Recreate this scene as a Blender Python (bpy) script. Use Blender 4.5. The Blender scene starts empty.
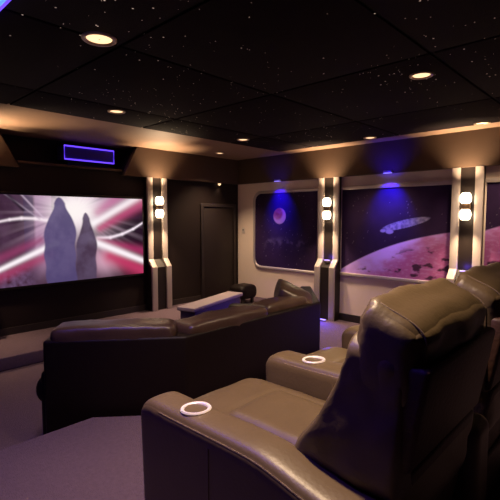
import bpy, bmesh, math, random
from mathutils import Vector, Matrix, noise
random.seed(7)
scene = bpy.context.scene
COL = scene.collection

# ------------------------------------------------------------------ helpers
def lin(c):
    c = c / 255.0
    return c / 12.92 if c <= 0.04045 else ((c + 0.055) / 1.055) ** 2.4
def rgb(r, g, b): return (lin(r), lin(g), lin(b), 1.0)

def material(name, color, rough=0.6, metal=0.0, bump=0.0, bscale=60.0, vary=0.0, vscale=8.0, spec=0.5, emit=None, strength=0.0, coat=0.0):
    m = bpy.data.materials.new(name); m.use_nodes = True
    nt = m.node_tree; b = nt.nodes['Principled BSDF']
    b.inputs['Base Color'].default_value = color
    b.inputs['Roughness'].default_value = rough
    b.inputs['Metallic'].default_value = metal
    b.inputs['Specular IOR Level'].default_value = spec
    b.inputs['Coat Weight'].default_value = coat
    if emit:
        b.inputs['Emission Color'].default_value = emit
        b.inputs['Emission Strength'].default_value = strength
    if bump or vary:
        tc = nt.nodes.new('ShaderNodeTexCoord')
    if vary:
        n = nt.nodes.new('ShaderNodeTexNoise'); n.inputs['Scale'].default_value = vscale; n.inputs['Detail'].default_value = 5
        nt.links.new(tc.outputs['Object'], n.inputs['Vector'])
        r = nt.nodes.new('ShaderNodeMapRange'); r.inputs['To Min'].default_value = 1 - vary; r.inputs['To Max'].default_value = 1 + vary
        nt.links.new(n.outputs['Fac'], r.inputs['Value'])
        mx = nt.nodes.new('ShaderNodeMix'); mx.data_type = 'RGBA'; mx.blend_type = 'MULTIPLY'; mx.inputs['Factor'].default_value = 1
        mx.inputs['A'].default_value = color
        nt.links.new(r.outputs['Result'], mx.inputs['B'])
        nt.links.new(mx.outputs['Result'], b.inputs['Base Color'])
    if bump:
        n2 = nt.nodes.new('ShaderNodeTexNoise'); n2.inputs['Scale'].default_value = bscale; n2.inputs['Detail'].default_value = 4
        nt.links.new(tc.outputs['Object'], n2.inputs['Vector'])
        bp = nt.nodes.new('ShaderNodeBump'); bp.inputs['Strength'].default_value = bump; bp.inputs['Distance'].default_value = 0.02
        nt.links.new(n2.outputs['Fac'], bp.inputs['Height'])
        nt.links.new(bp.outputs['Normal'], b.inputs['Normal'])
    return m

def painted(name, emission=None, rough=0.6):
    m = bpy.data.materials.new(name); m.use_nodes = True
    nt = m.node_tree; b = nt.nodes['Principled BSDF']
    a = nt.nodes.new('ShaderNodeVertexColor'); a.layer_name = 'picture'
    b.inputs['Roughness'].default_value = rough
    b.inputs['Specular IOR Level'].default_value = .1
    if emission is not None:
        b.inputs['Base Color'].default_value = (0.003, 0.003, 0.003, 1)
        nt.links.new(a.outputs['Color'], b.inputs['Emission Color'])
        b.inputs['Emission Strength'].default_value = emission
    else:
        nt.links.new(a.outputs['Color'], b.inputs['Base Color'])
    return m

M = {}
M['wall_cream'] = material('cream wall paint', (0.80, 0.655, 0.56, 1), 0.75, bump=0.05, bscale=90, vary=0.04)
M['chocolate'] = material('chocolate wall paint', (0.013, 0.0062, 0.0056, 1), 0.7, bump=0.05, bscale=70, vary=0.08, spec=.25)
M['bulkhead'] = material('brown satin bulkhead paint', (0.075, 0.047, 0.032, 1), 0.55, bump=0.04, bscale=80, vary=0.05, spec=.25)
M['ceil'] = material('brown ceiling border paint', (0.25, 0.16, 0.11, 1), 0.6, bump=0.04, bscale=80, vary=0.05, spec=.2)
M['tile'] = material('black star ceiling tile', (0.012, 0.0068, 0.0085, 1), 0.8, spec=.08, bump=0.25, bscale=180, vary=0.25, vscale=3)
M['void'] = material('black ceiling grid', (0.002, 0.002, 0.002, 1), 0.9)
M['carpet'] = material('mauve grey carpet', (0.135, 0.093, 0.118, 1), 0.95, bump=0.6, bscale=140, vary=0.22, vscale=40, spec=0.1)
M['door'] = material('dark brown door', (0.014, 0.0068, 0.0052, 1), 0.55, bump=0.05, bscale=40, vary=0.1)
M['base'] = material('dark baseboard', (0.02, 0.013, 0.012, 1), 0.5)
M['silver'] = material('satin silver strip', (0.50, 0.43, 0.40, 1), 0.42, metal=0.35, vary=0.03)
M['bronze'] = material('warm bronze', (0.45, 0.30, 0.18, 1), 0.4, metal=0.8)
M['gap'] = material('dark bronze panel', (0.016, 0.010, 0.008, 1), 0.45, metal=0.2)
M['leather'] = material('dark brown leather', (0.122, 0.085, 0.043, 1), 0.42, bump=0.07, bscale=70, vary=0.12, vscale=9, spec=0.5)
M['leather_dark'] = material('espresso leather', (0.060, 0.028, 0.020, 1), 0.5, bump=0.18, bscale=60, vary=0.12, vscale=9, spec=0.4)
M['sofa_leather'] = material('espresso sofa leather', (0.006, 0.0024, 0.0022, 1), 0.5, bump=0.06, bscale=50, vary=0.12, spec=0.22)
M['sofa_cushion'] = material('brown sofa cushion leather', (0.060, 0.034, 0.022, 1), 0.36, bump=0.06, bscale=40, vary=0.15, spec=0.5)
M['thread'] = material('brown welt stitching', (0.20, 0.14, 0.085, 1), 0.6, bump=0.3, bscale=300)
M['steel'] = material('brushed steel', (0.95, 0.90, 0.84, 1), 0.35, metal=0.25, bump=0.03, bscale=200)
M['bezel'] = material('black screen bezel', (0.006, 0.005, 0.005, 1), 0.35)
M['trimring'] = material('bronze downlight trim', (0.45, 0.33, 0.24, 1), 0.35, metal=0.5)
M['lens'] = material('warm lamp lens', (0.9, 0.8, 0.65, 1), 0.3, emit=(1, 0.62, 0.32, 1), strength=1.7)
M['glass_lit'] = material('lit frosted glass', (0.9, 0.85, 0.75, 1), 0.3, emit=(1, 0.76, 0.50, 1), strength=10)
M['led'] = material('blue violet LED tube', (0.1, 0.05, 0.6, 1), 0.4, emit=(0.13, 0.05, 1, 1), strength=1.7)
M['led_lens'] = material('blue LED lens', (0.4, 0.4, 0.9, 1), 0.3, emit=(0.30, 0.22, 1, 1), strength=1.6)
M['led_panel'] = material('sky blue light diffuser', (0.3, 0.5, 0.9, 1), 0.4, emit=(0.10, 0.33, 1, 1), strength=1.2)
M['star'] = material('fibre optic star tip', (0.8, 0.7, 0.6, 1), 0.4, emit=(1, 0.72, 0.58, 1), strength=0.36)
M['speaker'] = material('speaker cloth with painted LED light', (0.05, 0.02, 0.30, 1), 0.8, bump=0.3, bscale=300)  # blue glow of the LED rim is put into the cloth colour
M['plate'] = material('white switch plate', (0.7, 0.62, 0.55, 1), 0.4)
M['bench_top'] = material('pale mauve bench top', (0.34, 0.27, 0.30, 1), 0.6, vary=0.06)
M['bench'] = material('dark violet bench upholstery', (0.045, 0.022, 0.055, 1), 0.6, bump=0.2, bscale=80)
M['puck'] = material('grey lamp housing', (0.25, 0.22, 0.25, 1), 0.4, metal=0.6)

def link(name, me, m, parent=None, smooth=None):
    o = bpy.data.objects.new(name, me); COL.objects.link(o)
    if m: me.materials.append(m)
    if smooth is not None:
        for p in me.polygons: p.use_smooth = True
        if smooth < 180: me.set_sharp_from_angle(angle=math.radians(smooth))
    if parent: o.parent = parent
    return o
def build(name, bm, m, parent=None, smooth=35, bevel=0, seg=3):
    bmesh.ops.recalc_face_normals(bm, faces=bm.faces)
    if bevel:
        bmesh.ops.remove_doubles(bm, verts=bm.verts, dist=1e-5)
        es = [e for e in bm.edges if len(e.link_faces) == 2 and e.calc_face_angle(0) > 0.5]
        bmesh.ops.bevel(bm, geom=es, offset=bevel, segments=seg, profile=0.5, affect='EDGES', clamp_overlap=True)
    me = bpy.data.meshes.new(name); bm.to_mesh(me); bm.free()
    return link(name, me, m, parent, smooth)
def tag(o, label, cat, group=None, kind=None):
    o['label'] = label; o['category'] = cat
    if group: o['group'] = group
    if kind: o['kind'] = kind
    return o
def struct(name, bm, m, **k):
    o = build(name, bm, m, **k); o['kind'] = 'structure'; return o
def empty(name, loc, rz=0.0):
    o = bpy.data.objects.new(name, None); COL.objects.link(o); o.location = loc; o.rotation_euler = (0, 0, rz)
    o.empty_display_size = 0.1
    return o
def copy_tree(o, parent=None):
    c = o.copy(); COL.objects.link(c)
    if parent: c.parent = parent
    for ch in list(o.children): copy_tree(ch, c)
    return c

def box(bm, x0, x1, y0, y1, z0, z1):
    v = [bm.verts.new((x, y, z)) for z in (z0, z1) for x, y in ((x0, y0), (x1, y0), (x1, y1), (x0, y1))]
    for f in ((0, 3, 2, 1), (4, 5, 6, 7), (0, 1, 5, 4), (1, 2, 6, 5), (2, 3, 7, 6), (3, 0, 4, 7)):
        bm.faces.new([v[i] for i in f])
    return bm
def B(*a): return box(bmesh.new(), *a)
def prism(bm, poly, a0, a1, axis='z'):
    """poly: 2D points.  axis z: (x,y); axis x: (y,z); axis y: (x,z)"""
    def P(p, a):
        return {'z': (p[0], p[1], a), 'x': (a, p[0], p[1]), 'y': (p[0], a, p[1])}[axis]
    lo = [bm.verts.new(P(p, a0)) for p in poly]; hi = [bm.verts.new(P(p, a1)) for p in poly]
    bm.faces.new(lo); bm.faces.new(hi[::-1])
    n = len(poly)
    for i in range(n): bm.faces.new((lo[i], hi[i], hi[(i + 1) % n], lo[(i + 1) % n]))
    return bm
def PR(poly, a0, a1, axis='z'): return prism(bmesh.new(), poly, a0, a1, axis)
def lathe(bm, prof, c=(0, 0, 0), n=32, cap=True):
    rings = []
    for r, z in prof:
        rings.append([bm.verts.new((c[0] + r * math.cos(2 * math.pi * i / n), c[1] + r * math.sin(2 * math.pi * i / n), c[2] + z)) for i in range(n)])
    for a, b in zip(rings, rings[1:]):
        for i in range(n): bm.faces.new((a[i], a[(i + 1) % n], b[(i + 1) % n], b[i]))
    if cap:
        bm.faces.new(rings[0][::-1]); bm.faces.new(rings[-1])
    return bm
def tube(bm, pts, r, n=8, closed=False):
    pts = [Vector(p) for p in pts]; N = len(pts); rings = []
    for i, p in enumerate(pts):
        a = pts[(i - 1) % N] if (closed or i > 0) else p
        b = pts[(i + 1) % N] if (closed or i < N - 1) else p
        t = (b - a).normalized()
        up = Vector((0, 0, 1)) if abs(t.z) < 0.9 else Vector((1, 0, 0))
        s = t.cross(up).normalized(); u = s.cross(t).normalized()
        rings.append([bm.verts.new(p + r * (math.cos(2 * math.pi * k / n) * s + math.sin(2 * math.pi * k / n) * u)) for k in range(n)])
    rng = range(N if closed else N - 1)
    for i in rng:
        a, b = rings[i], rings[(i + 1) % N]
        for k in range(n): bm.faces.new((a[k], a[(k + 1) % n], b[(k + 1) % n], b[k]))
    if not closed:
        bm.faces.new(rings[0][::-1]); bm.faces.new(rings[-1])
    return bm
def rbox(bm, c, s, r, n=(14, 14, 14), f=None):
    """rounded box with optional deformation f(point, unit) -> point (local to the box centre)"""
    h = [v / 2 for v in s]; r = min(r, min(h) * 0.999); cache = {}
    def vert(p):
        k = tuple(round(v, 5) for v in p)
        if k in cache: return cache[k]
        q = Vector([p[i] * h[i] for i in range(3)])
        inn = Vector([max(-(h[i] - r), min(h[i] - r, q[i])) for i in range(3)])
        d = q - inn
        if d.length > 1e-9: q = inn + d.normalized() * r
        if f: q = f(q, Vector(p))
        v = bm.verts.new(q + Vector(c)); cache[k] = v; return v
    def grade(i, N):   # denser towards the ends
        t = i / N
        t = 2 * t - 1
        return math.sin(t * math.pi / 2) if N > 4 else t
    for ax in range(3):
        a, b = [i for i in range(3) if i != ax]
        for sgn in (-1, 1):
            for i in range(n[a]):
                for j in range(n[b]):
                    q = []
                    for di, dj in ((0, 0), (1, 0), (1, 1), (0, 1)):
                        p = [0, 0, 0]; p[ax] = sgn; p[a] = grade(i + di, n[a]); p[b] = grade(j + dj, n[b]); q.append(vert(p))
                    bm.faces.new(q if sgn * (1 if ax != 1 else -1) > 0 else q[::-1])
    return bm
def sm(a, b, x):
    t = max(0.0, min(1.0, (x - a) / (b - a)))
    return t * t * (3 - 2 * t)

# ------------------------------------------------------------------ room dimensions (metres)
XR, YF, XL, YB, HC = 5.81, 5.81, -1.6, -2.6, 2.66
RZ = 0.30          # rear riser height
SZ = 0.14          # stage height
BZ = 2.22          # bulkhead lower edge
BP = 0.08          # bulkhead proud of the wall

struct('floor', B(XL - .2, XR + .2, YB - .2, YF + .4, -0.12, 0), M['carpet'])
struct('floor_riser', PR([(XL, YB), (XR, YB), (XR, 2.2), (1.74, 2.2), (1.27, 2.62), (XL, 2.62)], 0.0, RZ), M['carpet'], bevel=0.012)
struct('floor_stage', PR([(XL, 4.88), (XR, 4.88), (XR, YF), (XL, YF)], 0.0, SZ), M['carpet'], bevel=0.012)
struct('wall_right', B(XR, XR + .2, YB - .2, YF + .4, 0, HC + .1), M['wall_cream'])
struct('wall_left', B(XL - .2, XL, YB - .2, YF + .4, 0, HC + .1), M['chocolate'])
struct('wall_back', B(XL, XR, YB - .2, YB, 0, HC + .1), M['chocolate'])
# front wall with the recess above the screen
bm = bmesh.new()
struct('wall_front', B(XL, XR, YF, YF + .3, 0, 2.30), M['chocolate'])
struct('wall_front_recess', B(XL, XR, YF + .302, YF + .4, 0, HC), M['chocolate'])
struct('trim_5', PR([(3.40, 2.30), (XR, 2.30), (XR, HC), (3.62, HC)], YF, YF + .3, 'y'), M['chocolate'])
struct('trim_6', PR([(1.90, 2.30), (1.68, HC), (XL, HC), (XL, 2.30)], YF, YF + .3, 'y'), M['chocolate'])
# bulkheads
struct('trim_1', PR([(3.365, BZ), (XR, BZ), (XR, HC), (3.60, HC)], YF - BP, YF, 'y'), M['bulkhead'])
struct('trim_2', PR([(XL, BZ), (1.935, BZ), (1.70, HC), (XL, HC)], YF - BP, YF, 'y'), M['bulkhead'])
struct('trim_3', B(XR - BP, XR, YB, YF - BP, BZ, HC), M['bulkhead'])
struct('trim_4', B(1.935, 3.365, YF - .035, YF, 2.275, 2.305), M['bulkhead'], bevel=0.006)
# ceiling: painted border and star tiles
struct('ceiling', B(XL - .2, XR + .2, YB - .2, YF + .4, HC, HC + .12), M['ceil'])
struct('ceiling_grid', B(XL, 5.36, YB, 4.43, HC - .006, HC), M['void'])
bm = bmesh.new()
gx = [XL] + [v for v in (-1.42, 0, 1.42, 2.84, 4.26)] + [5.36]
gy = [YB] + [3.77 - 1.335 * k for k in range(4, -1, -1)] + [4.43]
for i in range(len(gx) - 1):
    for j in range(len(gy) - 1):
        box(bm, gx[i] + .012, gx[i + 1] - .012, gy[j] + .012, gy[j + 1] - .012, HC - .02, HC - .006)
struct('ceiling_tiles', bm, M['tile'], bevel=0.005, seg=2)
# stars
bm = bmesh.new()
def star(x, y, r):
    vs = [bm.verts.new((x + r * math.cos(a * math.pi / 3), y + r * math.sin(a * math.pi / 3), HC - .0215)) for a in range(6)]
    bm.faces.new(vs[::-1])
centres = [(random.uniform(0, 5.2), random.uniform(-.5, 4.2)) for k in range(60)]
for k in range(1000):
    if random.random() < .55:
        c = random.choice(centres); x = random.gauss(c[0], .22); y = random.gauss(c[1], .22)
    else:
        x = random.uniform(XL + .1, 5.3); y = random.uniform(YB + .1, 4.38)
    if not (XL + .05 < x < 5.33 and YB + .05 < y < 4.4): continue
    if x < 0.85 and 1.0 < y < 2.7: continue
    star(x, y, random.choice((.002, .0027, .003, .0038, .0055)))
o = build('fibre_optic_stars', bm, M['star'], smooth=None)
tag(o, 'pinpoint fibre optic stars scattered over the black ceiling tiles', 'star lights', kind='stuff')
# baseboards
struct('baseboard_right', B(XR - .02, XR, YB, 4.88, 0, .11), M['base'])
struct('baseboard_front', B(XL, XR, YF - .02, YF, SZ, SZ + .09), M['base'])

# door in the dark front wall
bm = bmesh.new()
box(bm, 4.93, 5.66, YF - .025, YF, SZ, 1.78)
struct('door_1', bm, M['door'], bevel=0.008)
fr = struct('door_frame', PR([(4.87, SZ), (4.93, SZ), (4.93, 1.785), (5.66, 1.785), (5.66, SZ), (5.72, SZ), (5.72, 1.845), (4.87, 1.845)], YF - .04, YF, 'y'), M['base'], bevel=0.005)
fr.parent = bpy.data.objects['door_1']

# ------------------------------------------------------------------ pilasters with the stepped silver strips
ZJ0, ZJ1 = 0.94, 0.82
def jog(o, zlo, z0=0.0):
    """dark body behind the strips: profile (v = out of the wall, z)"""
    return [(0, BZ), (-o, BZ), (-o, ZJ0), (-o - .10, ZJ1), (-o - .10, zlo), (0, zlo)]
def strip_bm(u0, u1, o, th, zlo):
    """bent bar of thickness th following the stepped front; wall at local y=0, faces -y"""
    poly = [(-o, BZ), (-o - th, BZ), (-o - th, ZJ0 + .008), (-o - th - .10, ZJ1 + .008), (-o - th - .10, zlo), (-o - .10, zlo), (-o - .10, ZJ1), (-o, ZJ0)]
    return PR(poly, u0, u1, 'x')
def pilaster(loc, rz, zlo, label):
    r = empty('pilaster', (loc[0] - (.002 if rz else 0), loc[1] - (0 if rz else .002), loc[2]), rz)
    tag(r, label, 'pilaster', 'silver striped pilasters')
    build('centre_panel', PR(jog(.045, zlo), -.18, .178, 'x'), M['gap'], r)
    for s in (-1, 1):
        a, b = (-.185, -.09) if s < 0 else (.085, .18)
        build('silver_strip', strip_bm(a, b, .047, .035, zlo), M['silver'], r, bevel=0.005)
    return r
def sconce(loc, rz, label, up=(0, 0, 1), gain=0):
    """local: wall at y=0, faces -y; z=0 at its middle"""
    r = empty('wall_sconce', loc, rz)
    tag(r, label, 'wall lamp', 'up and down wall sconces')
    build('back_plate', B(-.05, .05, -.022, 0, -.12, .12), M['gap'], r, bevel=0.008)
    bm = bmesh.new(); lathe(bm, [(.02, -.035), (.05, -.035), (.056, -.02), (.056, .02), (.05, .035), (.02, .035)], (0, -.085, 0))
    box(bm, -.015, .015, -.06, -.015, -.02, .02)
    build('bracket', bm, M['bronze'], r)
    for s in (-1, 1):
        bm = bmesh.new()
        prof = [(.015, .022), (.040, .030), (.060, .060), (.066, .095), (.062, .130), (.046, .160), (.036, .166), (.042, .150), (.055, .125), (.058, .095), (.050, .062), (.012, .045)]
        lathe(bm, [(a, b * s) for a, b in prof], (0, -.085, 0), cap=False)
        build('glass_shade', bm, M['glass_lit'], r, smooth=60)
        for zz, e in ((.19, SC_UP if s > 0 else SC_DN),):
            L = bpy.data.lights.new('sconce_beam', 'SPOT'); L.spot_size = math.radians(98); L.spot_blend = 1; L.energy = e; L.color = (1, .70, .42); L.shadow_soft_size = .03
            lo = bpy.data.objects.new('sconce_beam', L); COL.objects.link(lo); lo.parent = r; lo.location = (0, -.175, zz * s); lo.rotation_euler = Vector((0, 0, s)).to_track_quat('-Z', 'Y').to_euler()
    if gain:        # added tilted spot, not a real bulb, brightens the ceiling border
        L = bpy.data.lights.new('added_wash_beam', 'SPOT'); L.spot_size = math.radians(66); L.spot_blend = 1; L.energy = SC_UP * gain
        L.color = (1, .70, .42); L.shadow_soft_size = .03
        lo = bpy.data.objects.new('added_wash_beam', L); COL.objects.link(lo); lo.parent = r; lo.location = (0, -.19, .20)
        lo.rotation_euler = Vector(up).to_track_quat('-Z', 'Y').to_euler()
    return r
SC_UP, SC_DN = 120, 65
pilaster((3.945, YF, 0), 0, SZ, 'silver striped pilaster right of the lit screen')
sconce((3.945, YF - .045, 1.76), 0, 'lit two-globe wall sconce on the pilaster right of the screen', (-.42, -.52, .71), .8)
pilaster((1.355, YF, 0), 0, SZ, 'silver striped pilaster left of the lit screen')
sconce((1.355, YF - .045, 1.76), 0, 'lit two-globe wall sconce on the pilaster left of the screen', (.42, -.52, .71), .8)
R90 = math.radians(-90)
spots = ((3.735, 'between the moon mural and the red planet mural'), (1.725, 'at the right end of the red planet mural'))
for yc, where in spots:
    pilaster((XR, yc, 0), R90, 0, 'silver striped pilaster ' + where)
    sconce((XR - .045, yc, 1.735), R90, 'lit two-globe wall sconce on the pilaster ' + where)

# ------------------------------------------------------------------ space murals on the right wall
def picture_plane(name, W, H, nx, ny, fn, m, parent, thick=.0):
    """grid in local x (0..W), z (0..H), facing -y; fn(u from left, v from bottom) -> linear rgb"""
    verts = []; cols = []
    for j in range(ny + 1):
        for i in range(nx + 1):
            u, v = i / nx, j / ny
            verts.append((u * W, 0, v * H)); cols.append(fn(u, v))
    faces = [(j * (nx + 1) + i, j * (nx + 1) + i + 1, (j + 1) * (nx + 1) + i + 1, (j + 1) * (nx + 1) + i) for j in range(ny) for i in range(nx)]
    me = bpy.data.meshes.new(name); me.from_pydata(verts, [], faces)
    at = me.color_attributes.new('picture', 'FLOAT_COLOR', 'POINT')
    flat = []
    for c in cols: flat += [c[0], c[1], c[2], 1.0]
    at.data.foreach_set('color', flat)
    me.materials.append(m)
    o = bpy.data.objects.new(name, me); COL.objects.link(o)
    if parent: o.parent = parent
    return o
MURAL = painted('painted space mural', rough=0.55)
def fbm(x, y, s, seed=0, o=4): return noise.fractal(Vector((x * s, y * s, seed)), 1.0, 2.0, o)
def mixc(a, b, t): return tuple(a[i] * (1 - t) + b[i] * t for i in range(3))
SKY = (0.030, 0.015, 0.055)
def sky(Y, Z, seed):
    n = fbm(Y, Z, 1.3, seed); c = tuple(max(.004, v * (1 + .55 * n)) for v in SKY)
    if noise.cell(Vector((Y * 90, Z * 90, seed))) > .992: c = tuple(v + .12 for v in c)
    return c
def world_uv(y_left, W, z0, H):
    return lambda u, v: (y_left - u * W, z0 + v * H)
# mural 1: moon
def mural1(Y, Z):
    c = sky(Y, Z, 1.0)
    d = math.hypot(Y - 4.78, Z - 1.63) / .145
    if d < 1:
        n = fbm(Y, Z, 14, 3)
        surf = mixc((.50, .10, .05), (.62, .24, .10), max(0, min(1, .5 + .8 * n)))
        rim = sm(.55, 1, math.hypot(Y - 4.82, Z - 1.68) / .145)
        surf = mixc(surf, (.85, .60, .30), rim * .8)
        c = mixc(surf, c, sm(.93, 1, d))
    # faint drifting wisps low in the picture
    w = math.exp(-((Z - 1.16) / .07) ** 2) * max(0, fbm(Y, Z, 7, 9)) * sm(5.3, 5.1, Y)
    return mixc(c, (.16, .12, .20), min(.5, w))
# mural 2/3: big red planet; circle through three points of its limb
def circle3(a, b, c):
    ax, ay = a; bx, by = b; cx, cy = c
    d = 2 * (ax * (by - cy) + bx * (cy - ay) + cx * (ay - by))
    ux = ((ax * ax + ay * ay) * (by - cy) + (bx * bx + by * by) * (cy - ay) + (cx * cx + cy * cy) * (ay - by)) / d
    uy = ((ax * ax + ay * ay) * (cx - bx) + (bx * bx + by * by) * (ax - cx) + (cx * cx + cy * cy) * (bx - ax)) / d
    return ux, uy, math.hypot(ax - ux, ay - uy)
PC = circle3((3.53, .80), (2.60, 1.24), (1.94, 1.40))
def planet(c, Y, Z, cc):
    d = cc[2] - math.hypot(Y - cc[0], Z - cc[1])      # depth inside the limb
    if d < -.012: return c
    n = fbm(Y, Z * 1.6, 5, 5); n2 = fbm(Y, Z * 2.2, 16, 8)
    base = mixc((.62, .40, 1.0), (.42, .12, .34), sm(.05, .40, d + .10 * n + .25 * sm(2.9, 2.0, Y)))
    base = mixc(base, (.60, .42, .85), max(0, n2) * .45)
    dark = sm(.22, .46, fbm(Y, Z * 2.0, 4.5, 21) + .45 * sm(.25, .55, d) * sm(3.0, 2.2, Y) - .17)
    base = mixc(base, (.05, .02, .05), dark * sm(.05, .2, d) * .95)
    return mixc(c, base, sm(-.012, .008, d))
def mural2(Y, Z):
    c = sky(Y, Z, 2.0)
    # plain elongated grey hull: a tapered lens shape drifting above the planet
    dy, dz = Y - 2.53, Z - 1.515
    a = dy * .97 - dz * -.25; b = dz * .97 + dy * .22
    e = (a / .33) ** 2 + (b / (.060 + .02 * a)) ** 2
    if e < 1:
        n = fbm(Y, Z, 22, 4)
        c = mixc(mixc((.13, .11, .27), (.28, .25, .50), max(0, min(1, .45 + n))), c, sm(.75, 1, e))
    for py, pz, r in ((2.86, 1.41, .05), (2.76, 1.40, .07)):
        e = (Y - py) ** 2 / r ** 2 + (Z - pz) ** 2 / (r * .55) ** 2
        if e < 1: c = mixc((.26, .22, .50), c, sm(.4, 1, e))
    return planet(c, Y, Z, PC)
def mural3(Y, Z): return planet(sky(Y, Z, 3.0), Y, Z, circle3((1.53, 1.44), (.6, 1.62), (-.4, 1.46)))

def rrect(y0, y1, z0, z1, r, n=8, corners=(1, 1, 1, 1)):
    pts = []
    for k, (cy, cz, a0) in enumerate(((y1 - r, z1 - r, 0), (y0, z1 - r, 90), (y0, z0 + r, 180), (y1 - r, z0 + r, 270))):
        rr = r if k in (0, 3) else .015
        if k in (1, 2): cy, cz = y0 + rr, (z1 - rr if k == 1 else z0 + rr)
        for i in range(n + 1):
            a = math.radians(a0 + 90 * i / n); pts.append((cy + rr * math.cos(a), cz + rr * math.sin(a)))
    return pts
def sweep_frame(bm, path, x_wall, w, d):
    """rectangular bar of width w, depth d along closed (y,z) path on the right wall"""
    N = len(path); rings = []
    for i, (y, z) in enumerate(path):
        a = Vector(path[(i - 1) % N]); b = Vector(path[(i + 1) % N]); t = (b - a).normalized(); nrm = Vector((t.y, -t.x))
        o = Vector((y, z)) + nrm * w / 2; q = Vector((y, z)) - nrm * w / 2
        rings.append([bm.verts.new((x_wall, *q)), bm.verts.new((x_wall - d * .7, *q)), bm.verts.new((x_wall - d, *(q * .75 + o * .25))), bm.verts.new((x_wall - d, *(q * .25 + o * .75))), bm.verts.new((x_wall - d * .7, *o)), bm.verts.new((x_wall, *o))])
    for i in range(N):
        a, b = rings[i], rings[(i + 1) % N]
        for k in range(6): bm.faces.new((a[k], a[(k + 1) % 6], b[(k + 1) % 6], b[k]))
    return bm
def mural(yl, yr, z0, z1, fn, label, rounded):
    W, H = yl - yr, z1 - z0
    r = empty('space_mural', (XR, (yl + yr) / 2, z0)); tag(r, label, 'mural', 'framed space murals')
    uv = world_uv(yl, W, z0, H)
    p = picture_plane('painted_panel', W - .02, H - .02, int(W * 100), int(H * 100), lambda u, v: fn(*uv(u, v)), MURAL, r)
    p.rotation_euler = (0, 0, R90); p.location = (-.010, W / 2 - .01, .01)
    if rounded:
        # dark corner-cut backing is not needed: the frame hugs a rounded panel
        me = p.data; bm = bmesh.new(); bm.from_mesh(me)
        rad = .16; kill = []
        for f in bm.faces:
            c = f.calc_center_median(); x, z = c.x, c.z
            if x < rad and (z < rad or z > H - rad):
                zc = rad if z < rad else H - rad
                if math.hypot(x - rad, z - zc) > rad: kill.append(f)
        bmesh.ops.delete(bm, geom=kill, context='FACES'); bm.to_mesh(me); bm.free()
        pts = rrect(yr - .0 , yl, z0, z1, .16)
        bm = sweep_frame(bmesh.new(), pts, XR, .05, .035)
        fr = build('frame', bm, M['silver'], None, smooth=40)
    else:
        fr = build('frame', B(XR - .035, XR, yr, yl, z1 - .03, z1 + .025), M['silver'], None, bevel=.008)
        f2 = build('frame', B(XR - .035, XR, yr, yl, z0 - .025, z0 + .025), M['silver'], None, bevel=.008)
        f2.parent = r; f2.matrix_parent_inverse = Matrix.Translation(-r.location)
    fr.parent = r; fr.matrix_parent_inverse = Matrix.Translation(-r.location)
    return r
mural(5.37, 3.955, .70, 2.05, mural1, 'space mural of a small reddish moon in a round-cornered silver frame', True)
mural(3.545, 1.915, .73, 2.05, mural2, 'space mural of a large red planet under a small grey hull', False)
mural(1.535, -.1, .73, 2.05, mural3, 'dark space mural at the right edge, beyond the right-hand pilaster', False)

# ------------------------------------------------------------------ projection screen
def seg_d(px, py, a, b):
    ax, ay = a; bx, by = b; dx, dy = bx - ax, by - ay
    t = max(0, min(1, ((px - ax) * dx + (py - ay) * dy) / (dx * dx + dy * dy)))
    return math.hypot(px - ax - t * dx, py - ay - t * dy), t
STREAKS = [  # a, b, half width start/end, colour, gain (x 0..146, y 0..90 downward)
    ((94, 29), (146, 0), 4, 6, (1, .93, .96), 1.0), ((100, 34), (148, 6), 4, 6, (.52, .05, .17), .8), ((98, 18), (130, -4), 5, 6, (.58, .16, .34), .75),
    ((98, 44), (110, 43.5), 1.8, 1.5, (1, .85, .95), .9), ((110, 43.5), (122, 40), 1.5, 1.3, (1, .85, .95), .9), ((122, 40), (133, 35), 1.3, 1.1, (1, .85, .95), .9), ((133, 35), (144, 28), 1.1, .9, (1, .85, .95), .9),
    ((110, 62), (146, 78), 8, 8, (.55, .04, .13), .9), ((98, 46), (146, 58), 3, 5, (.42, .03, .13), .75), ((92, 47), (146, 68), 4, 2.8, (1, .90, .95), 1.0),
    ((50, 60), (-4, 84), 5, 6, (.42, .05, .14), .7), ((40, 46), (-4, 66), 4, 5, (.34, .05, .15), .6), ((56, 49), (-4, 77), 3.2, 2.4, (1, .90, .95), 1.0),
    ((52, 27), (36, 24.6), 2.2, 1.6, (1, .85, .92), .9), ((36, 24.6), (22, 24.2), 1.6, 1.5, (1, .85, .92), .9), ((22, 24.2), (10, 25.6), 1.5, 1.3, (1, .85, .92), .9), ((10, 25.6), (-5, 28.5), 1.3, 1.2, (1, .85, .92), .8),
    ((44, 24), (21, -1), 1.1, .8, (.66, .5, .64), .65), ((40, 25), (2, -3), 1.0, .8, (.5, .38, .5), .5), ((24, 16), (6, -2), 1.6, 1.6, (.012, .006, .015), .8)]
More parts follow.
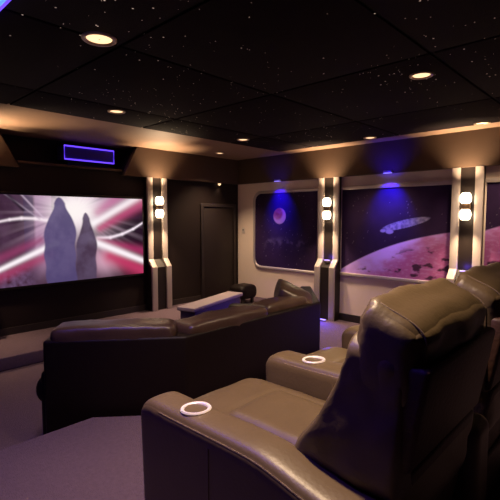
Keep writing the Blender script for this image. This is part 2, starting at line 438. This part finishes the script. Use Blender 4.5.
def screen_paint(u, v):
    X, Z = 1.635 + 2.05 * u, .74 + 1.14 * v            # layout of the slide across its width and height
    w = .727 * X + 3.96
    x = 250 + 430 * (.687 * X - 4.19) / w; y = 23.5 - (Z - 1.6) * 430 / w
    g = math.hypot((x - 76) / 1.2, y - 17)
    n = fbm(x, y, .05, 2); n2 = fbm(x, y, .22, 6)
    c = (.062 + .03 * n, .026 + .015 * n, .055 + .03 * n)
    if x > 98: c = mixc(c, (.012, .002, .010), sm(98, 124, x) * .95)
    if 24 < x < 34 and -2 < y < 60: c = mixc(c, (.05, .028, .085), .7)                    # violet pillar
    if 34 < x < 52 and y < 62: c = mixc(c, (.45, .26, .42), .8 * sm(33, 37, x))
    c = mixc(c, (.50, .28, .45), .85 * math.exp(-((x - 42) / 10) ** 2 - ((y - 56) / 22) ** 2))
    c = mixc(c, (.70, .40, .52), .9 * math.exp(-((x - 104) / 15) ** 2 - ((y - 66) / 13) ** 2))
    c = mixc(c, (.16, .09, .19), .6 * sm(58, 80, y) * sm(44, 20, x) * (0.6 + n2))
    c = mixc(c, (.56, .34, .52), .8 * math.exp(-((x - 88) / 30) ** 2 - ((y - 4) / 12) ** 2))
    c = mixc(c, (1.0, .86, .90), min(1, 1.15 * math.exp(-(g / 22) ** 2)))
    ray = noise.noise(Vector((math.atan2(y - 17, x - 76) * 5, 3.3, 1))) + .6 * noise.noise(Vector((math.atan2(y - 17, x - 76) * 14, 7.3, 1)))
    c = mixc(c, (.72, .48, .64), max(0, ray) * .8 * math.exp(-(g / 45) ** 2))
    c = mixc(c, (.05, .02, .06), max(0, -ray) * .8 * math.exp(-((g - 40) / 22) ** 2))
    for a, b, w0, w1, col, gain in STREAKS:
        d, t = seg_d(x, y, a, b); wd = w0 + (w1 - w0) * t
        if d < wd * 2.6: c = mixc(c, col, gain * math.exp(-(d / wd) ** 2))
    c = mixc(c, (1.0, .92, .90), math.exp(-(g / 14) ** 2))
    # two plain upright rock spires standing dark against the burst
    for cx, top, hw, col in ((60, 5, 16, (.085, .060, .165)), (86, 20, 10.5, (.060, .032, .065))):
        yy = y - top
        if yy > -1.5:
            prof = hw * (0.38 + .62 * sm(6, 30, yy)) * (1 + .04 * math.sin(yy * .3 + cx)) * max(0, min(1, (yy + 1.5) / 6)) ** .5
            e = abs(x - cx - .8 * math.sin(yy * .09)) - prof
            k = 1 - sm(-1.4, .7, e)
            shade = mixc(col, (.26, .20, .36),   .30 * sm(-.8, .8, n + .25 * n2) * (1 - sm(10, 80, yy) * .5))
            c = mixc(c, shade, k * .97)
    return tuple(max(0, q) for q in c)
r = empty('projection_screen', (2.66, YF, .74)); tag(r, 'wide lit screen showing a pink and white burst of light streaks', 'screen')
build('bezel', PR([(-1.06, -.035), (1.06, -.035), (1.06, 1.175), (-1.06, 1.175)], -.045, 0, 'y'), M['bezel'], r, bevel=.008)
p = picture_plane('lit_picture', 2.05, 1.14, 250, 140, screen_paint, painted('lit screen picture', emission=1.0, rough=.4), r)
p.location = (-1.025, -.0465, 0)

# LED rimmed box in the recess above the screen
r = empty('led_box', (2.93, YF + .3, 2.39)); tag(r, 'dark speaker box rimmed with violet LED tube above the screen', 'speaker')
build('body', B(-.37, .37, -.22, 0, 0, .19), M['speaker'], r, bevel=.01)
build('stand', B(-.30, .30, -.16, 0, -.0905, 0), M['void'], r)
bm = bmesh.new(); tube(bm, [(-.365, -.225, .005), (.365, -.225, .005), (.365, -.225, .185), (-.365, -.225, .185)], .010, closed=True)
build('led_tube', bm, M['led'], r)

# blue ceiling light panel at upper left
r = empty('ceiling_light_panel', (.665, 1.86, HC - .02)); tag(r, 'sky blue lit ceiling panel with violet rim in the upper left corner', 'ceiling light')
build('diffuser', B(-.07, .07, -.74, .74, -.035, 0), M['led_panel'], r, bevel=.005)
bm = bmesh.new(); tube(bm, [(-.077, -.747, -.028), (.077, -.747, -.028), (.077, .747, -.028), (-.077, .747, -.028)], .009, closed=True)
build('rim_tube', bm, M['led'], r)

L = bpy.data.lights.new('strip_light', 'AREA'); L.shape = 'RECTANGLE'; L.size = .14; L.size_y = 1.48; L.energy = 22; L.color = (.12, .04, 1)
lo = bpy.data.objects.new('strip_light', L); COL.objects.link(lo); lo.location = (.665, 1.86, HC - .062)
# ------------------------------------------------------------------ downlights
def downlight(x, y, z, label, energy, rad=.085, grp='recessed ceiling downlights', cone=100, aim=None, lens=True):
    r = empty('downlight', (x, y, z)); tag(r, label, 'ceiling light', grp)
    bm = bmesh.new(); lathe(bm, [(rad * .72, 0), (rad, 0), (rad, -.006), (rad * .94, -.011), (rad * .78, -.009), (rad * .72, -.001)], cap=False)
    build('trim_ring', bm, M['trimring'], r, smooth=50)
    bm = bmesh.new(); lathe(bm, [(rad * .05, -.0065), (rad * .5, -.0055), (rad * .74, -.001)] if rad > .05 else [(.003, -.045), (.018, -.040), (.026, -.024), (.027, -.001)], cap=False)
    build('lens', bm, M['lens'], r, smooth=60)
    L = bpy.data.lights.new('downlight_beam', 'SPOT'); L.energy = energy; L.color = (1, .71, .44); L.shadow_soft_size = rad * .6
    L.spot_size = math.radians(cone); L.spot_blend = .9
    lo = bpy.data.objects.new('downlight_beam', L); COL.objects.link(lo); lo.parent = r; lo.location = (0, 0, -.03 if rad > .05 else -.06)
    if aim:
        d = Vector(aim) - Vector((x, y, z - .03)); lo.rotation_euler = d.to_track_quat('-Z', 'Y').to_euler()
    return r
ZT = HC - .02
downlight(1.28, 2.42, ZT, 'largest lit downlight, upper left, nearest the camera', 38, rad=.10)
downlight(2.23, 3.91, ZT, 'lit downlight in the star ceiling above the LED rimmed box', 70)
downlight(4.18, 4.08, ZT, 'lit downlight in the star ceiling toward the far room corner', 150)
downlight(3.21, 1.31, ZT, 'bright lit downlight in the star ceiling, above the recliners', 230)
downlight(5.22, 2.78, ZT, 'lit downlight above the red planet mural', 100)
downlight(5.27, 1.46, ZT, 'lit downlight above the right-hand pilaster', 110)
downlight(4.88, 5.30, HC, 'lit downlight in the brown ceiling border before the dark door', 160, rad=.075)
downlight(5.30, YF - .04, BZ, 'tiny lit lamp under the bulkhead above the dark door', 1.2, rad=.03)

# blue LED spotlights washing the murals
def blue_puck(y, label):
    r = empty('blue_spotlight', (XR - .10, y, BZ)); tag(r, label, 'spotlight', 'blue mural spotlights')
    build('housing', B(-.03, .02, -.06, .06, -.0, .03), M['puck'], r, bevel=.006)
    build('lens', B(-.028, .018, -.055, .055, -.006, .0), M['led_lens'], r, bevel=.002)
    return r
def blue_lamp(name, loc, aim, e, size, cone, parent=None):
    L = bpy.data.lights.new(name, 'SPOT'); L.energy = e; L.color = (.02, .0, 1.0); L.shadow_soft_size = size
    L.spot_size = math.radians(cone); L.spot_blend = 1.0
    o = bpy.data.objects.new(name, L); COL.objects.link(o); o.location = loc
    o.rotation_euler = (Vector(aim) - Vector(loc)).to_track_quat('-Z', 'Y').to_euler()
    return o
for y, where in ((4.75, 'moon'), (2.76, 'red planet')):
    blue_puck(y, 'small blue spotlight under the bulkhead above the %s mural' % where)
    blue_lamp('blue_beam', (XR - .30, y, BZ - .03), (XR, y, 1.78), 85, .02, 74)
    blue_lamp('blue_beam', (XR - .36, y, BZ - .02), (XR - .08, y, 2.48), 12 if y < 3 else 3, .02, 110)

# light switch near the far corner
r = empty('light_switch', (XR, 5.66, 1.36)); tag(r, 'small pale light switch on cream wall left of the moon mural', 'switch')
build('plate', B(-.008, 0, -.035, .035, -.055, .055), M['plate'], r, bevel=.003)
build('toggle', B(-.02, -.008, -.008, .008, -.005, .02), M['base'], r, bevel=.002)

# blue accent lamps on the pilaster ledges and at their feet
for yc, where in ((3.735, 'left-hand'), (1.725, 'right-hand')):
    r = empty('ledge_lamp', (XR - .105, yc, .925)); tag(r, 'small blue lamp on the ledge of the %s mural pilaster' % where, 'accent lamp', 'blue pilaster ledge lamps')
    build('housing', B(-.018, .018, -.05, .05, -.02, .004), M['puck'], r, bevel=.003)
    build('lens', B(-.016, .016, -.046, .046, .004, .012), M['led_lens'], r, bevel=.003)
    L = bpy.data.lights.new('ledge_glow', 'POINT'); L.energy = .45; L.color = (.12, .05, 1); L.shadow_soft_size = .02
    o = bpy.data.objects.new('ledge_glow', L); COL.objects.link(o); o.location = (XR - .12, yc, .98)
    r = empty('floor_lamp_bar', (XR - .27, yc, 0)); tag(r, 'low blue light bar on the floor at the foot of the %s mural pilaster' % where, 'accent lamp', 'blue floor light bars')
    build('housing', B(-.02, .02, -.10, .10, 0, .02), M['puck'], r, bevel=.004)
    build('lens', B(-.015, .015, -.095, .095, .02, .03), M['led_lens'], r, bevel=.003)
    blue_lamp('floor_glow', (XR - .34, yc, .30), (XR - .7, yc - .1, 0), 45, .03, 150)

# ------------------------------------------------------------------ curved sectional sofa
A_, B_, C_, D_ = (1.06, 2.86), (1.78, 2.27), (3.40, 2.29), (4.12, 2.91)
def offset_line(d):
    P = [Vector(p) for p in (A_, B_, C_, D_)]
    ns = []
    for a, b in zip(P, P[1:]):
        t = (b - a).normalized(); ns.append(Vector((-t.y, t.x)))
    out = [P[0] + ns[0] * d]
    for i in (1, 2):
        m = (ns[i - 1] + ns[i]).normalized(); out.append(P[i] + m * d / m.dot(ns[i]))
    out.append(P[3] + ns[2] * d)
    return [tuple(p) for p in out]
def band(d0, d1): return offset_line(d0) + offset_line(d1)[::-1]
sofa = empty('sectional_sofa', (2.5, 2.6, 0)); tag(sofa, 'curved dark brown leather sectional sofa seen from behind, below the riser', 'sofa')
def spart(name, bm, m, **k):
    o = build(name, bm, m, None, **k); o.parent = sofa; o.matrix_parent_inverse = Matrix.Translation((-2.5, -2.6, 0)); return o
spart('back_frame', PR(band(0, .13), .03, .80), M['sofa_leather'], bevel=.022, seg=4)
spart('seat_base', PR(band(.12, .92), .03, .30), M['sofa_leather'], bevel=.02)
for k in range(3):
    o0, o1 = offset_line(.26), offset_line(.97)
    q = [Vector(o0[k]), Vector(o0[k + 1]), Vector(o1[k + 1]), Vector(o1[k])]
    def lerp(a, b, t): return a * (1 - t) + b * t
    parts = ((0, 1),) if k != 1 else ((0, .5), (.5, 1))
    for t0, t1 in parts:
        poly = [lerp(q[0], q[1], t0 + .012), lerp(q[0], q[1], t1 - .012), lerp(q[3], q[2], t1 - .012), lerp(q[3], q[2], t0 + .012)]
        spart('seat_cushion', PR([tuple(p) for p in poly], .285, .46), M['sofa_cushion'], bevel=.035, seg=4)
def back_cushion(p, t, L, z0, z1, thick, seed, off=.19, lean=.06, tilt=0.0, hump=0.0):
    """p: mid point on the outer line, t: unit direction along; cushion leans back over the frame"""
    t = Vector((t[0], t[1], 0)).normalized(); n = Vector((-t.y, t.x, 0)); H = z1 - z0
    def f(q, u):
        x, y, z = q
        y += (1 - u.x ** 2) * (1 - u.z ** 2) * .02 * (1 if u.y > 0 else -.4)
        z += (1 - u.x ** 2) * .012 * (1 if u.z > 0 else 0)
        wr = noise.noise(Vector((x * 6 + seed, y * 10, z * 9))) * .011 + noise.noise(Vector((x * 17 + seed, y * 9, z * 6))) * .007
        y += wr; z += wr * .45
        z += hump * math.exp(-((x + L * .22) / (L * .22)) ** 2) * max(0, u.z)
        z += tilt * y * max(0, u.z) ** 2
        y -= lean * (z / H + .5)
        return Vector((x, y, z))
    bm = bmesh.new(); rbox(bm, (0, 0, 0), (L, thick, H), .05, (26, 12, 16), f)
    c = Vector((p[0], p[1], 0)) + n * off
    mat = Matrix(((t.x, n.x, 0, c.x), (t.y, n.y, 0, c.y), (0, 0, 1, (z0 + z1) / 2), (0, 0, 0, 1)))
    bm.transform(mat)
    spart('back_cushion', bm, M['sofa_cushion'], smooth=180)
tAB = (B_[0] - A_[0], B_[1] - A_[1]); tCD = (D_[0] - C_[0], D_[1] - C_[1])
back_cushion((1.405, 2.575), tAB, .82, .44, .872, .26, 1.0)
back_cushion((2.24, 2.275), (1, .012), .84, .44, .86, .26, 5.0)
back_cushion((2.98, 2.285), (1, .012), .60, .44, .86, .24, 9.0, lean=.03)
back_cushion((3.62, 2.48), tCD, .80, .44, .87, .34, 13.0, off=.30, tilt=.42, hump=.05)
def arm(p, t, sgn):
    t = Vector((t[0], t[1], 0)).normalized(); n = Vector((-t.y, t.x, 0))
    bm = bmesh.new()
    rbox(bm, (0, 0, .29), (.17, .94, .56), .05, (8, 16, 14), None)
    rbox(bm, (sgn * .03, .0, .42), (.20, .94, .20), .09, (12, 20, 12), None)
    c = Vector((p[0], p[1], 0)) + n * .50 - t * sgn * .045
    bm.transform(Matrix(((t.x, n.x, 0, c.x), (t.y, n.y, 0, c.y), (0, 0, 1, .02), (0, 0, 0, 1))))
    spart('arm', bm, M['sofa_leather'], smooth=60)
arm(A_, tAB, -1); arm(D_, tCD, 1)

# low bench between sofa and stage
e0, e1 = Vector((3.30, 4.06)), Vector((4.52, 4.42)); t = (e1 - e0).normalized(); ang = math.atan2(t.y, t.x)
r = empty('low_bench', ((e0.x + e1.x) / 2 - .13 * t.y, (e0.y + e1.y) / 2 + .13 * t.x, 0), ang); tag(r, 'low narrow bench with pale top and dark violet front beyond the sofa', 'bench')
build('body', B(-.60, .60, -.11, .11, .03, .44), M['bench'], r, bevel=.015)
build('bench_top', B(-.64, .64, -.13, .13, .44, .49), M['bench_top'], r, bevel=.012)
for sx in (-1, 1):
    for sy in (-1, 1): build('foot', B(sx * .52 - .03, sx * .52 + .03, sy * .07 - .02, sy * .07 + .02, 0, .03), M['base'], r)
# dark footstool on the stage, before the corner
r = empty('footstool', (5.22, 5.10, SZ)); tag(r, 'small dark round-topped footstool by the far corner of the room', 'footstool')
bm = bmesh.new(); rbox(bm, (0, 0, .20), (.40, .36, .24), .09, (14, 14, 10)); build('cushion', bm, M['sofa_leather'], r, smooth=180)
for sx in (-1, 1):
    for sy in (-1, 1): build('leg', B(sx * .12 - .02, sx * .12 + .02, sy * .10 - .02, sy * .10 + .02, 0, .10), M['base'], r)

# ------------------------------------------------------------------ recliners
def arm_height(y):      # arm top height (world z) along world Y
    return .862 - .006 * sm(.95, 1.35, y) - .055 * (1 - sm(.55, .92, y))
def arm_mesh():
    """armrest, local: x=0 at its centre line, y = world Y, z = world z - RZ"""
    W = .175
    def f(q, u):
        x, y, z = q
        top = sm(-.2, .9, u.z)
        yy = y + .98
        # slope of the top and rounded front
        z += (arm_height(yy) - .862) * top
        z -= .040 * sm(1.42, 1.54, yy) ** 1.6 * top
        z += .012 * (1 - (u.x) ** 2) * top * sm(.4, .6, yy)
        y += .014 * math.sin(z * 3) * sm(.6, 1, u.y)
        return Vector((x, y, z))
    bm = bmesh.new()
    rbox(bm, (0, .98, .281), (W, 1.07, .562), .038, (14, 44, 20), f)
    return bm
def cup_holder(parent, x, y, z):
    bm = bmesh.new()
    lathe(bm, [(.044, -.045), (.046, -.006), (.058, -.003), (.0605, .004), (.057, .009), (.0495, .009), (.045, .005), (.0425, -.030), (.002, -.032)], cap=False)
    o = build('cup_holder', bm, M['steel'], parent, smooth=50)
    o.location = (x, y, z); o.rotation_euler = (math.radians(-3), 0, 0)
    o['label'] = 'round brushed steel cup holder'
    return o
def cut_hole(o, x, y, z, r):
    bm = bmesh.new(); lathe(bm, [(r, -.05), (r, .08)], (x, y, z))
    cut = build('cut', bm, None)
    md = o.modifiers.new('hole', 'BOOLEAN'); md.operation = 'DIFFERENCE'; md.object = cut; md.solver = 'EXACT'
    bpy.context.view_layer.update()
    me = bpy.data.meshes.new_from_object(o.evaluated_get(bpy.context.evaluated_depsgraph_get()))
    o.modifiers.clear(); o.data = me
    bpy.data.objects.remove(cut, do_unlink=True)
    for p in me.polygons: p.use_smooth = True
    me.set_sharp_from_angle(angle=math.radians(50))
def make_arm(parent, x):
    o = build('armrest', arm_mesh(), M['leather'], parent, smooth=180)
    cz = arm_height(1.25) - RZ + .008
    cut_hole(o, 0, 1.25, cz, .045)
    o.location = (x, 0, 0)
    cup_holder(o, 0, 1.25, cz)
    # stitched welts along both shoulders and down the inner side
    for sx in (-1, 1):
        pts = []
        for k in range(30):
            y = .56 + .82 * k / 29
            pts.append((sx * .079, y, arm_height(y) - RZ - .0175 - .040 * sm(1.42, 1.54, y) ** 1.6))
        build('welt', tube(bmesh.new(), pts, .0035, 6), M['thread'], o)
        build('seam', tube(bmesh.new(), [(sx * .088, 1.08, .10), (sx * .088, 1.08, arm_height(1.08) - RZ - .05)], .003, 6), M['thread'], o)
    return o
def make_recliner(label, arms, wing):
    r = empty('recliner', (1.41, 0, RZ)); tag(r, label, 'recliner', 'brown leather home cinema recliners')
    build('base', B(-.29, .29, .50, 1.44, .0, .22), M['leather_dark'], r, bevel=.02)
    # seat with inset centre pad
    def fs(q, u):
        x, y, z = q
        top = max(0, u.z)
        z += .018 * (1 - u.x ** 2) * (1 - .5 * u.y ** 2) * top
        Yw = y + 1.16
        dx = abs(x) - .175; dy = abs(Yw - .98) - .33
        d = max(dx, dy)
        z += top * (.020 * (1 - sm(-.03, .012, d)) - .012 * math.exp(-((d - .012) / .014) ** 2))
        w = noise.noise(Vector((x * 7, y * 7, 3))) * .006 * top
        z -= .02 * sm(1.48, 1.6, Yw) * top
        return Vector((x, y, z + w))
    bm = bmesh.new(); rbox(bm, (0, 1.16, .335), (.575, .90, .21), .045, (44, 60, 10), fs)
    build('seat', bm, M['leather'], r, smooth=180)
    def ff(q, u): return Vector((q.x, q.y + .02 * (1 - u.z ** 2) * max(0, u.y), q.z))
    bm = bmesh.new(); rbox(bm, (0, 1.56, .19), (.565, .09, .32), .035, (14, 8, 14), ff)
    build('footrest', bm, M['leather'], r, smooth=180)
    # backrest shell: slightly raked board behind the cushions, wider above the arms
    bm = bmesh.new()
    for z0, z1, w in ((.10, .60, .275), (.60, .905, .315)):
        def ry(z): return .40 + .17 * (.905 - z)
        prism(bm, [(ry(z0), z0), (ry((z0 + z1) / 2), (z0 + z1) / 2), (ry(z1), z1), (ry(z1) + .075, z1), (ry(z0) + .09, z0)], -w, w, 'x')
    build('back_shell', bm, M['leather_dark'], r, bevel=.016, seg=3)
    # lumbar cushion: profile follows its front (world Y at world z); it swells over the arms
    tab = [(.72, .90), (.80, .865), (.89, .81), (.99, .745), (1.08, .70), (1.17, .665), (1.26, .645)]
    def front(zw):
        if zw <= tab[0][0]: return tab[0][1]
        for (a, b), (c, d) in zip(tab, tab[1:]):
            if zw <= c: return b + (d - b) * (zw - a) / (c - a)
        return tab[-1][1]
    def fl(q, u):
        x, y, z = q; zw = z + .97
        yb = .46; yf = front(zw)
        s = (y + .5)                                 # 0 rear .. 1 front (box depth 1)
        y2 = yb + (yf - yb) * max(0, min(1, s))
        y2 += .03 * (1 - u.x ** 2) * max(0, u.y)
        wr = noise.noise(Vector((x * 5, zw * 11, 1))) * .014 + noise.noise(Vector((x * 14, zw * 22, 4))) * .006
        y2 += wr * max(0, u.y)
        wide = 1 + (.235 - .06 * sm(.95, 1.1, zw)) * sm(wing, wing + .025, zw)
        side = noise.noise(Vector((y2 * 9, zw * 8, 11 + (x > 0)))) * .012 + noise.noise(Vector((y2 * 20, zw * 16, 3))) * .005
        x2 = x * wide + math.copysign(side, x) * abs(u.x) ** 3
        return Vector((x2, y2, z))
    bm = bmesh.new(); rbox(bm, (0, 0, .97 - RZ), (.545, 1.0, .58), .075, (22, 20, 40), fl)
    build('lumbar_cushion', bm, M['leather'], r, smooth=180)
    # headrest pillow, pinched at its ends; top slopes down to the rear
    def shear(y, z): return y - .16 * z * max(0, y / .1)
    def pill(y, z, top): return z + .34 * y * max(0, top) - .03 * max(0, -y) * max(0, -top)
    def fh(q, u):
        x, y, z = q
        pin = abs(u.x) ** 6
        y *= 1 + .08 * (1 - u.x ** 2); z *= 1 + .05 * (1 - u.x ** 2)
        wr = noise.noise(Vector((x * 6, y * 10, z * 10 + 7))) * .012 + noise.noise(Vector((x * 9, y * 38, z * 38))) * .010 * pin + noise.noise(Vector((x * 30, y * 8, z * 8))) * .004
        z0 = z; z = pill(y * 1.2, z, u.z); y = shear(y, z0)
        return Vector((x * (1 - .03 * (u.z ** 2)), y + wr, z + wr * .8))
    bm = bmesh.new(); rbox(bm, (0, .53, 1.20 - RZ), (.65, .20, .29), .06, (30, 20, 20), fh)
    hr = build('headrest', bm, M['leather'], r, smooth=180)
    for sx in (-1, 1):
        bm = bmesh.new(); pts = []
        for k in range(40):
            a = 2 * math.pi * k / 40; ca, sa = math.cos(a), math.sin(a)
            y = .118 * math.copysign(abs(ca) ** .5, ca); z = .14 * math.copysign(abs(sa) ** .5, sa)
            pts.append((sx * .275, .53 + shear(y * .88, z), 1.20 - RZ + pill(y, z, sa) * 1.02))
        tube(bm, pts, .0025, 6, closed=True)
        build('welt', bm, M['thread'], hr)
    for a in arms: make_arm(r, a)
    return r
make_recliner('brown leather recliner nearest the camera, with two cup holder arms', (-.39, .39), .80)
r2 = make_recliner('brown leather recliner second from the left, behind the nearest recliner', (.39,), .885)
r2.location.x += .78

# ------------------------------------------------------------------ further downlights out of view, one added to light the recliner
for x, y, lab in ((1.28, 1.12, 'unseen downlight added in the star ceiling to light the nearest recliner'), (5.27, .1, 'lit downlight above the dark mural at the right edge')):
    downlight(x, y, ZT, lab, 215 if x < 3 else 60)

# ------------------------------------------------------------------ world, camera, view
w = bpy.data.worlds.new('dim room'); scene.world = w; w.use_nodes = True
w.node_tree.nodes['Background'].inputs['Color'].default_value = (.1, .08, .12, 1)
w.node_tree.nodes['Background'].inputs['Strength'].default_value = .05
cam = bpy.data.cameras.new('camera'); co = bpy.data.objects.new('camera', cam); COL.objects.link(co)
cam.sensor_width = 36; cam.lens = 36 * 430 / 500; cam.clip_start = .05
co.location = (0, 0, 1.6); co.rotation_euler = (math.radians(90) - math.atan(32.5 / 430), 0, math.radians(-46.6))
scene.camera = co
scene.view_settings.view_transform = 'Standard'; scene.view_settings.look = 'None'
scene.view_settings.gamma = 1; scene.view_settings.exposure = 0; scene.view_settings.use_curve_mapping = False
